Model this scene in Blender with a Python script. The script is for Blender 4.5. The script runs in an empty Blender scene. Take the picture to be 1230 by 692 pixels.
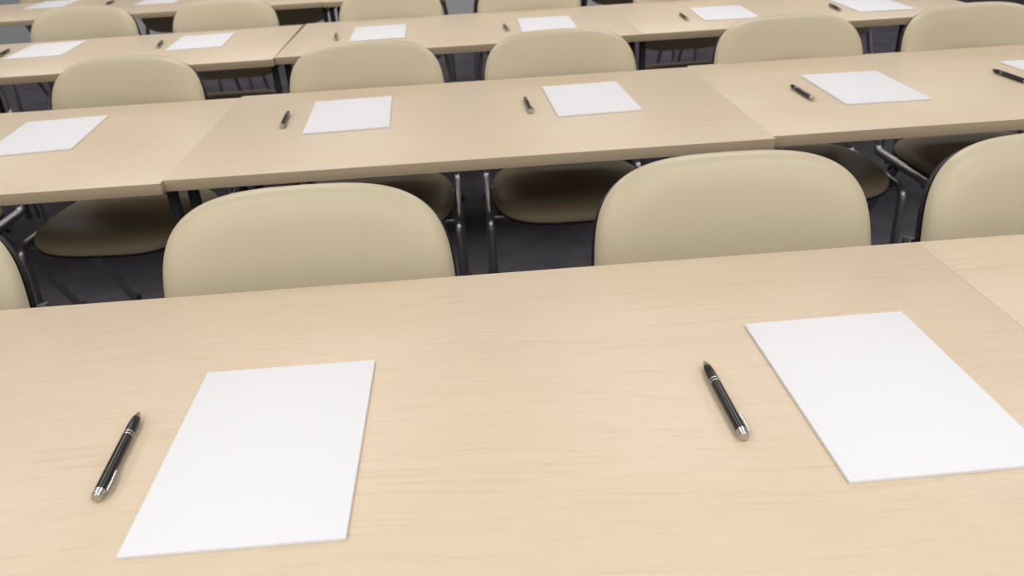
import bpy, bmesh, math, random
from mathutils import Vector, Matrix
random.seed(4)
scene=bpy.context.scene
COL=scene.collection
try:
    scene.view_settings.view_transform='Standard'
except Exception: pass
TH=0.74   # table height

# ------------------------------------------------------------ materials
def new_mat(name):
    m=bpy.data.materials.new(name); m.use_nodes=True
    nt=m.node_tree; b=nt.nodes['Principled BSDF']
    return m,nt,b
def simple(name,col,rough=.5,metal=0.,noise=0.,nscale=60.,bump=0.,spec=.5):
    m,nt,b=new_mat(name)
    b.inputs['Roughness'].default_value=rough
    b.inputs['Metallic'].default_value=metal
    b.inputs['Specular IOR Level'].default_value=spec
    tc=nt.nodes.new('ShaderNodeTexCoord')
    n=nt.nodes.new('ShaderNodeTexNoise'); n.inputs['Scale'].default_value=nscale; n.inputs['Detail'].default_value=4
    nt.links.new(tc.outputs['Object'],n.inputs['Vector'])
    r=nt.nodes.new('ShaderNodeValToRGB')
    r.color_ramp.elements[0].position=.3; r.color_ramp.elements[1].position=.7
    r.color_ramp.elements[0].color=tuple(c*(1-noise) for c in col)+(1,)
    r.color_ramp.elements[1].color=tuple(min(1,c*(1+noise)) for c in col)+(1,)
    nt.links.new(n.outputs['Fac'],r.inputs['Fac']); nt.links.new(r.outputs['Color'],b.inputs['Base Color'])
    if bump:
        bp=nt.nodes.new('ShaderNodeBump'); bp.inputs['Strength'].default_value=bump; bp.inputs['Distance'].default_value=.002
        nt.links.new(n.outputs['Fac'],bp.inputs['Height']); nt.links.new(bp.outputs['Normal'],b.inputs['Normal'])
    return m
def wood(name,c1,c2,c3):
    m,nt,b=new_mat(name); N=nt.nodes; L=nt.links
    b.inputs['Roughness'].default_value=.38
    b.inputs['Specular IOR Level'].default_value=.42
    g=N.new('ShaderNodeNewGeometry')   # world position: grain runs along the rows
    w=N.new('ShaderNodeTexNoise'); w.inputs['Scale'].default_value=1.5; w.inputs['Detail'].default_value=2
    L.new(g.outputs['Position'],w.inputs['Vector'])
    ws=N.new('ShaderNodeVectorMath'); ws.operation='SCALE'; ws.inputs['Scale'].default_value=.12
    L.new(w.outputs['Color'],ws.inputs[0])
    a2=N.new('ShaderNodeVectorMath'); a2.operation='ADD'
    L.new(g.outputs['Position'],a2.inputs[0]); L.new(ws.outputs[0],a2.inputs[1])
    def grain(sx,sy,det):
        mp=N.new('ShaderNodeMapping'); mp.inputs['Scale'].default_value=(sx,sy,sy)
        L.new(a2.outputs[0],mp.inputs['Vector'])
        n=N.new('ShaderNodeTexNoise'); n.inputs['Scale'].default_value=1; n.inputs['Detail'].default_value=det
        n.inputs['Roughness'].default_value=.65
        L.new(mp.outputs[0],n.inputs['Vector']); return n
    n1=grain(2.0,190,5); n2=grain(6,620,3); n3=grain(.5,14,2)
    r=N.new('ShaderNodeValToRGB'); e=r.color_ramp.elements
    e[0].position=.30; e[0].color=c3+(1,); e[1].position=.68; e[1].color=c1+(1,)
    x=e.new(.46); x.color=c2+(1,)
    m1=N.new('ShaderNodeMath'); m1.operation='MULTIPLY_ADD'; m1.inputs[1].default_value=.60
    m2=N.new('ShaderNodeMath'); m2.operation='MULTIPLY'; m2.inputs[1].default_value=.06
    m3=N.new('ShaderNodeMath'); m3.operation='MULTIPLY_ADD'; m3.inputs[1].default_value=.34
    L.new(n3.outputs['Fac'],m2.inputs[0])
    L.new(n2.outputs['Fac'],m3.inputs[0]); L.new(m2.outputs[0],m3.inputs[2])
    L.new(n1.outputs['Fac'],m1.inputs[0]); L.new(m3.outputs[0],m1.inputs[2])
    L.new(m1.outputs[0],r.inputs['Fac']); L.new(r.outputs['Color'],b.inputs['Base Color'])
    bp=N.new('ShaderNodeBump'); bp.inputs['Strength'].default_value=.05; bp.inputs['Distance'].default_value=.001
    L.new(n2.outputs['Fac'],bp.inputs['Height']); L.new(bp.outputs['Normal'],b.inputs['Normal'])
    return m
M_WOOD=wood('pale_birch_laminate',(.765,.635,.478),(.730,.595,.435),(.615,.485,.340))
M_EDGE=wood('birch_edge_banding',(.57,.45,.31),(.53,.41,.275),(.47,.36,.235))
M_STEEL=simple('dark_steel_tube',(.08,.08,.085),.4,.6,.1,40)
M_CHROME=simple('satin_silver_tube',(.42,.42,.43),.30,.9,.06,30)
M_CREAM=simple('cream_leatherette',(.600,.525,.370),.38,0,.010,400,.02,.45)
M_SEAT=simple('shaded_leatherette_seat',(.29,.225,.14),.5,0,.02,400,.03,.3)  # seat leatherette darkened and browned, so under-table shade is in the base colour
M_BLACK=simple('black_plastic',(.014,.014,.015),.5,0,.15,200,.1)
M_PAPER=simple('white_paper',(.84,.84,.872),.75,0,.006,300,.0,.2)
M_PENB=simple('black_lacquer',(.004,.004,.005),.18,0,.1,50,0,.4)
M_PENM=simple('polished_nickel',(.52,.50,.48),.18,1.,.03,60)
def carpet():
    m,nt,b=new_mat('dark_carpet'); N=nt.nodes; L=nt.links
    b.inputs['Roughness'].default_value=.95; b.inputs['Specular IOR Level'].default_value=.1
    g=N.new('ShaderNodeTexCoord')
    n=N.new('ShaderNodeTexNoise'); n.inputs['Scale'].default_value=5; n.inputs['Detail'].default_value=6
    n2=N.new('ShaderNodeTexNoise'); n2.inputs['Scale'].default_value=260; n2.inputs['Detail'].default_value=2
    L.new(g.outputs['Object'],n.inputs['Vector']); L.new(g.outputs['Object'],n2.inputs['Vector'])
    r=N.new('ShaderNodeValToRGB'); e=r.color_ramp.elements
    e[0].position=.35; e[0].color=(.112,.104,.126,1); e[1].position=.65; e[1].color=(.165,.155,.180,1)
    L.new(n.outputs['Fac'],r.inputs['Fac'])
    mx=N.new('ShaderNodeMixRGB'); mx.blend_type='MULTIPLY'; mx.inputs['Fac'].default_value=.6
    L.new(r.outputs['Color'],mx.inputs[1]); L.new(n2.outputs['Fac'],mx.inputs[2])
    L.new(mx.outputs[0],b.inputs['Base Color'])
    bp=N.new('ShaderNodeBump'); bp.inputs['Strength'].default_value=.5; bp.inputs['Distance'].default_value=.004
    L.new(n2.outputs['Fac'],bp.inputs['Height']); L.new(bp.outputs['Normal'],b.inputs['Normal'])
    return m
M_CARPET=carpet()
M_WALL=simple('painted_wall',(.60,.61,.63),.85,0,.02,8)
M_CEIL=simple('white_ceiling',(.82,.82,.82),.9,0,.02,8)

# ------------------------------------------------------------ mesh helpers
def obj_from_bm(name,bm,mat,parent=None,smooth=True,angle=40):
    me=bpy.data.meshes.new(name); bm.normal_update(); bm.to_mesh(me); bm.free()
    me.materials.append(mat)
    o=bpy.data.objects.new(name,me); COL.objects.link(o)
    if smooth:
        for p in me.polygons: p.use_smooth=True
        try: me.set_sharp_from_angle(angle=math.radians(angle))
        except Exception: pass
    if parent: o.parent=parent
    return o
def add_box(bm,lo,hi,bev=0.):
    lo=Vector(lo);hi=Vector(hi)
    r=bmesh.ops.create_cube(bm,size=1)
    vs=r['verts']
    for v in vs:
        v.co=Vector([(lo[i]+hi[i])/2+v.co[i]*(hi[i]-lo[i]) for i in range(3)])
    if bev:
        es=set(e for v in vs for e in v.link_edges)
        bmesh.ops.bevel(bm,geom=list(es),offset=bev,segments=2,affect='EDGES',profile=.5)
def box(name,lo,hi,mat,parent=None,bev=0.):
    bm=bmesh.new(); add_box(bm,lo,hi,bev)
    return obj_from_bm(name,bm,mat,parent,smooth=bev>0,angle=60)
def fillet(pts,r,n=6):
    pts=[Vector(p) for p in pts]; out=[pts[0]]
    for i in range(1,len(pts)-1):
        a,b,c=pts[i-1],pts[i],pts[i+1]
        d1=(a-b); d2=(c-b); k=min(r,d1.length*.49,d2.length*.49)
        p=b+d1.normalized()*k; q=b+d2.normalized()*k
        for j in range(n+1):
            t=j/n; out.append(p*(1-t)**2+b*2*t*(1-t)+q*t*t)
    out.append(pts[-1]); return out
def sweep(bm,pts,rad,seg=12,rx=None):
    """round / oval tube along a polyline, capped"""
    pts=[Vector(p) for p in pts]; rx=rx or rad
    t0=(pts[1]-pts[0]).normalized()
    up=Vector((1,0,0)) if abs(t0.x)<.9 else Vector((0,0,1))
    nrm=(up-t0*up.dot(t0)).normalized(); rings=[]
    for i,p in enumerate(pts):
        if i==0: t=t0
        elif i==len(pts)-1: t=(pts[i]-pts[i-1]).normalized()
        else: t=((pts[i+1]-p).normalized()+(p-pts[i-1]).normalized()).normalized()
        nrm=(nrm-t*nrm.dot(t)).normalized(); b=t.cross(nrm)
        rings.append([bm.verts.new(p+nrm*math.cos(2*math.pi*k/seg)*rad+b*math.sin(2*math.pi*k/seg)*rx) for k in range(seg)])
    for a,c in zip(rings,rings[1:]):
        for k in range(seg):
            bm.faces.new((a[k],a[(k+1)%seg],c[(k+1)%seg],c[k]))
    bm.faces.new(rings[0][::-1]); bm.faces.new(rings[-1])
def lathe(bm,prof,seg=24,off=(0,0,0)):
    """profile (r,y) revolved about local Y"""
    rings=[]
    for r,y in prof:
        rings.append([bm.verts.new((off[0]+r*math.cos(2*math.pi*k/seg),off[1]+y,off[2]+r*math.sin(2*math.pi*k/seg))) for k in range(seg)])
    for a,c in zip(rings,rings[1:]):
        for k in range(seg): bm.faces.new((a[k],c[k],c[(k+1)%seg],a[(k+1)%seg]))
    bm.faces.new(rings[0]); bm.faces.new(rings[-1][::-1])
def pad(bm,pos,front,back,NR=22,NA=72,scale=1.0):
    """closed cushion: pos(r,a)->centre-surface point+normal dir; front(r)/back(r) thickness"""
    def layer(fn,sign):
        rings=[];c=None
        for i in range(NR+1):
            r=1-(1-i/NR)**1.9 if i<NR else 1
            ring=[]
            if i==0:
                P,Nn=pos(0,0); c=bm.verts.new(P+Nn*sign*fn(0)); rings.append([c]); continue
            for k in range(NA):
                a=2*math.pi*k/NA
                P,Nn=pos(r,a); ring.append(bm.verts.new(P+Nn*sign*fn(r)))
            rings.append(ring)
        for k in range(NA):
            f=(rings[0][0],rings[1][k],rings[1][(k+1)%NA]); bm.faces.new(f if sign>0 else f[::-1])
        for a,b in zip(rings[1:],rings[2:]):
            for k in range(NA):
                f=(a[k],b[k],b[(k+1)%NA],a[(k+1)%NA]); bm.faces.new(f if sign>0 else f[::-1])
        return rings[-1]
    A=layer(front,1); B=layer(back,-1)
    for k in range(NA): bm.faces.new((A[k],B[k],B[(k+1)%NA],A[(k+1)%NA]))
    bmesh.ops.remove_doubles(bm,verts=bm.verts[:],dist=1e-5)
    bmesh.ops.recalc_face_normals(bm,faces=bm.faces[:])
def sgp(x,p): return math.copysign(abs(x)**p,x)

def copy_thing(src,loc,rot=0.):
    o=src.copy(); COL.objects.link(o); o.location=loc; o.rotation_euler=(0,0,rot)
    for ch in src.children:
        c=ch.copy(); COL.objects.link(c); c.parent=o
        c.matrix_parent_inverse=ch.matrix_parent_inverse.copy()
    return o
def empty(name,loc=(0,0,0)):
    e=bpy.data.objects.new(name,None); e.empty_display_size=.1; e.location=loc; COL.objects.link(e); return e
def place(build,spots,label,category,group):
    """spots: list of (x,y,z,rot,label or None)"""
    first=None
    for s in spots:
        if first is None:
            o=build(); o.location=s[:3]; o.rotation_euler=(0,0,s[3]); first=o
        else: o=copy_thing(first,s[:3],s[3])
        o['label']=s[4] or label; o['category']=category; o['group']=group

# ------------------------------------------------------------ chair (sitter faces -Y)
def build_chair():
    root=empty('conference_chair')
    A=.232; ZC=.690; UP=.167; DN=.165
    def back_pos(gs,gt,dy):
        """gs: extra half width, gt: extra height, dy: shift to the rear"""
        def pos(r,a):
            ex=2/3.8
            cx=sgp(math.cos(a),ex)*r*(A+gs); s=sgp(math.sin(a),ex)*r
            z=ZC+(s*(UP+gt-.003*cx*cx/(.23*.23)) if s>0 else s*(DN+gt))
            cx*=1-.05*max(0,(ZC-z)/DN)-.04*max(0,(z-ZC)/UP)
            y=.140+(z-.54)*.22+.35*(z-.66)**2-.55*cx*cx+dy
            n=Vector((-1.1*cx,-1,.12)).normalized()
            return Vector((cx,y,z)),n
        return pos
    bm=bmesh.new()
    pad(bm,back_pos(0,0,0),lambda r:.004+.030*math.sqrt(max(0,1-r**9)),lambda r:.012*math.sqrt(max(0,1-r**6)),NA=96)
    obj_from_bm('backrest_cushion',bm,M_CREAM,root)
    bm=bmesh.new()
    pad(bm,back_pos(.0015,-.007,.010),lambda r:.003,lambda r:.004+.010*math.sqrt(max(0,1-r**6)))
    o=obj_from_bm('backrest_shell',bm,M_BLACK,root); o['label']='black plastic outer shell of the backrest'
    # seat
    def seat_pos(grow):
        def pos(r,a):
            ex=2/3.7
            x=sgp(math.cos(a),ex)*r*(.231+grow); y=sgp(math.sin(a),ex)*r*(.205+grow)-.005
            x*=1-.06*max(0,y/.2)
            z=.430-.9*max(0,-y-.10)**2*1.6+.10*x*x
            return Vector((x,y,z)),Vector((0,0,1))
        return pos
    bm=bmesh.new()
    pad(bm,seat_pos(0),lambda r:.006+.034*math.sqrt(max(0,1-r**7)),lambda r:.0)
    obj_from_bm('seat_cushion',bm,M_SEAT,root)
    bm=bmesh.new()
    pad(bm,seat_pos(.001),lambda r:.003 if r>.97 else 0.,lambda r:.004+.008*math.sqrt(max(0,1-r**6)))
    o=obj_from_bm('seat_shell',bm,M_BLACK,root); o['label']='black plastic pan under the seat'
    X=.2435
    for sx in (-1,1):
        x=X*sx
        bm=bmesh.new()
        sweep(bm,fillet([(x,-.185,.012),(x,-.172,.425),(x,.17,.425),(x*.84,.222,.68)],.035),.0110,16,.0140)
        o=obj_from_bm('front_leg_tube',bm,M_CHROME,root); o['label']='silver front leg bending into the seat rail and back upright'
        bm=bmesh.new()
        sweep(bm,fillet([(x,.29,.012),(x,.03,.412)],.02),.0105,16,.0130)
        obj_from_bm('rear_leg',bm,M_CHROME,root)
        for y in (-.186,.292):
            bm=bmesh.new()
            bmesh.ops.create_cone(bm,cap_ends=True,segments=16,radius1=.018,radius2=.015,depth=.026,matrix=Matrix.Translation((x,y,.013)))
            obj_from_bm('foot_glide',bm,M_BLACK,root)
    for y in (-.12,.10):
        bm=bmesh.new(); sweep(bm,[(-X,y,.408),(X,y,.408)],.009,12)
        obj_from_bm('cross_bar',bm,M_CHROME,root)
    return root
CL='cream leatherette conference chair with black shell, pushed under a table'
ch=[]
for x,y in ((-.275,.968),(.414,.985),(-.945,.965),(.956,.975)): ch.append((x,y,0,0,None))
for x,ro in ((-1.012,-.09),(-.30,0),(.277,0),(.970,0),(1.545,0),(-1.66,-.05)): ch.append((x,2.185,0,ro,None))
for x in (-1.633,-1.03,-.314,.290,.98,1.64,-2.3): ch.append((x,3.430,0,0,None))
for x in (-2.35,-1.68,-1.02,-.33,.30,.98,1.6): ch.append((x,4.82,0,0,None))
place(build_chair,ch,CL,'chair','conference chairs along the table rows')

# ------------------------------------------------------------ tables
def make_table_builder(Lx,D):
    def b():
        root=empty('conference_table')
        T=.025
        bm=bmesh.new()
        add_box(bm,(-Lx/2,-D/2,TH-T),(Lx/2,D/2,TH),.0004)
        o=obj_from_bm('table_top',bm,M_WOOD,root,angle=50)
        o.data.materials.append(M_EDGE)
        for p in o.data.polygons:
            if abs(p.normal.z)<.3: p.material_index=1
        i=.020; r=.0125
        for sx in (-1,1):
            x=sx*(Lx/2-i)
            for sy in (-1,1):
                y=sy*(D/2-.10)
                bm=bmesh.new(); sweep(bm,[(x,y,.0),(x,y,TH-T)],r,16)
                obj_from_bm('leg',bm,M_STEEL,root)
            bm=bmesh.new(); add_box(bm,(x-.010,-D/2+.10,TH-T-.028),(x+.010,D/2-.10,TH-T-.001),.002)
            obj_from_bm('side_rail',bm,M_STEEL,root)
        return root
    return b
D=.708
TL='pale birch laminate conference table with dark steel legs, chairs tucked under'
tabs1=[]; L1=1.40
for x0 in (-.723,-2.1235,.6775): tabs1.append((x0+L1/2,1.06-D/2,0,0,None))
place(make_table_builder(L1,D),tabs1,TL,'table','conference tables in rows')
L2=1.316; tabs=[]
for x0,yn,ro in ((-.660,1.604,0),(-1.9762,1.587,0),(.6562,1.620,0)): tabs.append((x0+L2/2,yn+D/2,0,ro,None))
for x0,yn,ro in ((-.677,2.856,0),(-2.001,2.818,.02),(.6393,2.858,0),(-3.329,2.80,0)): tabs.append((x0+L2/2,yn+D/2,0,ro,None))
for x0,yn,ro in ((-.70,4.20,0),(-2.0163,4.22,0),(.6163,4.20,0),(-3.3326,4.22,0)): tabs.append((x0+L2/2,yn+D/2,0,ro,None))
place(make_table_builder(L2,D),tabs,TL,'table','conference tables in rows')

# ------------------------------------------------------------ papers
def build_paper():
    bm=bmesh.new(); add_box(bm,(-.105,-.1515,0),(.105,.1485,.0042),.0004)
    return obj_from_bm('paper_stack',bm,M_PAPER,None,angle=30)
pp=[(-.2497,.6885,-.0023),(.4428,.7060,.0088),(-.3133,2.03,.047),(.3138,2.0313,.0336),(1.0163,1.9635,-.027),
    (-1.0832,2.0198,.0896),(1.587,1.972,.0),(-.3367,3.2189,.0244),(.3224,3.1794,-.013),(1.0271,3.1771,-.0611),
    (-1.0459,3.2683,.0737),(1.615,3.15,-.05),(-1.665,3.30,.08),(-1.66,4.69,.03),(-2.30,4.80,.05)]
place(build_paper,[(x,y,TH+.0002,r,None) for x,y,r in pp],'thin stack of blank white paper on the pale wood table','paper','blank paper stacks on the tables')

# ------------------------------------------------------------ pens (tip towards +Y)
def build_pen():
    root=empty('ballpoint_pen'); Z=.0062
    bm=bmesh.new(); lathe(bm,[(.0050,-.0605),(.0058,-.060),(.0059,-.02),(.0059,.0255),(.0052,.026)],28,(0,0,Z))
    o=obj_from_bm('barrel',bm,M_PENB,root,angle=30); o['label']='glossy black pen barrel'
    bm=bmesh.new(); lathe(bm,[(.0052,.0325),(.0058,.033),(.0058,.046),(.0053,.055),(.0046,.0600)],28,(0,0,Z))
    obj_from_bm('grip',bm,M_PENB,root,angle=30)
    bm=bmesh.new(); lathe(bm,[(.0046,.0600),(.0043,.0612),(.0030,.0680),(.0014,.0712),(.0008,.0730)],24,(0,0,Z))
    o=obj_from_bm('tip',bm,M_PENM,root,angle=30); o['label']='nickel writing tip'
    bm=bmesh.new()
    lathe(bm,[(.0052,.0258),(.0061,.0261),(.0061,.0278),(.0052,.0281)],28,(0,0,Z))
    lathe(bm,[(.0052,.0304),(.0061,.0307),(.0061,.0324),(.0052,.0327)],28,(0,0,Z))
    o=obj_from_bm('ring_band',bm,M_PENM,root,angle=30); o['label']='pair of nickel rings'
    bm=bmesh.new(); lathe(bm,[(.0052,.0280),(.0056,.0282),(.0056,.0303),(.0052,.0305)],28,(0,0,Z))
    obj_from_bm('black_spacer',bm,M_PENB,root,angle=30)
    bm=bmesh.new(); lathe(bm,[(.0056,-.0670),(.0059,-.0667),(.0060,-.0610),(.0054,-.0604)],28,(0,0,Z))
    obj_from_bm('end_collar',bm,M_PENM,root,angle=30)
    bm=bmesh.new(); lathe(bm,[(.0046,-.0715),(.0050,-.0712),(.0050,-.0675),(.0050,-.0668)],24,(0,0,Z))
    obj_from_bm('push_button',bm,M_PENM,root,angle=30)
    bm=bmesh.new()
    sweep(bm,fillet([(.0050,-.0640,Z+.0010),(.0076,-.0635,Z+.0012),(.0076,-.045,Z+.0012),(.0069,-.0335,Z+.0010),(.0073,-.0315,Z+.0010)],.002,4),.0006,10,.0014)
    o=obj_from_bm('clip',bm,M_PENM,root,angle=60); o['label']='nickel pocket clip'
    return root
def pen_spot(tx,ty,bx,by):
    dx,dy=tx-bx,ty-by
    return ((tx+bx)/2,(ty+by)/2,TH+.0002,math.atan2(-dx,dy),None)
pens=[(-.411,.759,-.404,.617),(.259,.771,.261,.629),(-.482,2.084,-.473,1.935),(.146,2.069,.151,1.920),(.846,2.010,.847,1.868),
 (1.405,2.03,1.409,1.888),(-.509,3.245,-.493,3.099),(.156,3.214,.164,3.066),(.860,3.204,.852,3.056),(1.465,3.20,1.446,3.052),
 (-1.214,3.32,-1.19,3.176),(-1.83,3.345,-1.805,3.201),(-1.95,4.76,-1.94,4.61)]
place(build_pen,[pen_spot(*p) for p in pens],'black retractable ballpoint pen with nickel clip and rings, beside paper','pen','black ballpoint pens on the tables')

# ------------------------------------------------------------ room
def struct(name,lo,hi,mat):
    o=box(name,lo,hi,mat); o['kind']='structure'; o['label']=name.replace('_',' ')+' of the seminar room'; return o
struct('floor',(-6,-3,-.1),(6,8,0),M_CARPET)
struct('ceiling',(-6,-3,2.9),(6,8,3.0),M_CEIL)
struct('wall_north',(-6,8,0),(6,8.1,2.9),M_WALL)
struct('wall_south',(-6,-3.1,0),(6,-3,2.9),M_WALL)
struct('wall_west',(-6.1,-3,0),(-6,8,2.9),M_WALL)
struct('wall_east',(6,-3,0),(6.1,8,2.9),M_WALL)

# ------------------------------------------------------------ lights
for ix in (-3.6,-1.2,1.2,3.6):
    for iy,en in ((-1.8,31),(.3,17),(3.2,19.5),(5.9,17.5)):
        l=bpy.data.lights.new('ceiling_light','AREA'); l.shape='RECTANGLE'; l.size=1.2; l.size_y=1.2
        l.energy=en; l.color=(1,.985,.965)
        o=bpy.data.objects.new('ceiling_light',l); o.location=(ix,iy,2.88); COL.objects.link(o)
w=bpy.data.worlds.new('world'); scene.world=w; w.use_nodes=True
w.node_tree.nodes['Background'].inputs[0].default_value=(.8,.85,.9,1); w.node_tree.nodes['Background'].inputs[1].default_value=.3

# ------------------------------------------------------------ camera
yaw,pit,rol=(math.radians(a) for a in (2.337,28.201,-3.189))
d=Vector((math.sin(yaw)*math.cos(pit),math.cos(yaw)*math.cos(pit),-math.sin(pit)))
r0=Vector((math.cos(yaw),-math.sin(yaw),0)); u0=r0.cross(d)
r=math.cos(rol)*r0+math.sin(rol)*u0; u=-math.sin(rol)*r0+math.cos(rol)*u0
cam=bpy.data.cameras.new('camera'); cam.sensor_width=36; cam.lens=934.7*36/1230
cam.clip_start=.02
cam.dof.use_dof=True; cam.dof.focus_distance=1.15; cam.dof.aperture_fstop=7.0
co=bpy.data.objects.new('camera',cam); COL.objects.link(co)
mw=Matrix((( r.x,u.x,-d.x,0),(r.y,u.y,-d.y,0),(r.z,u.z,-d.z,TH+.5413),(0,0,0,1)))
co.matrix_world=mw
scene.camera=co
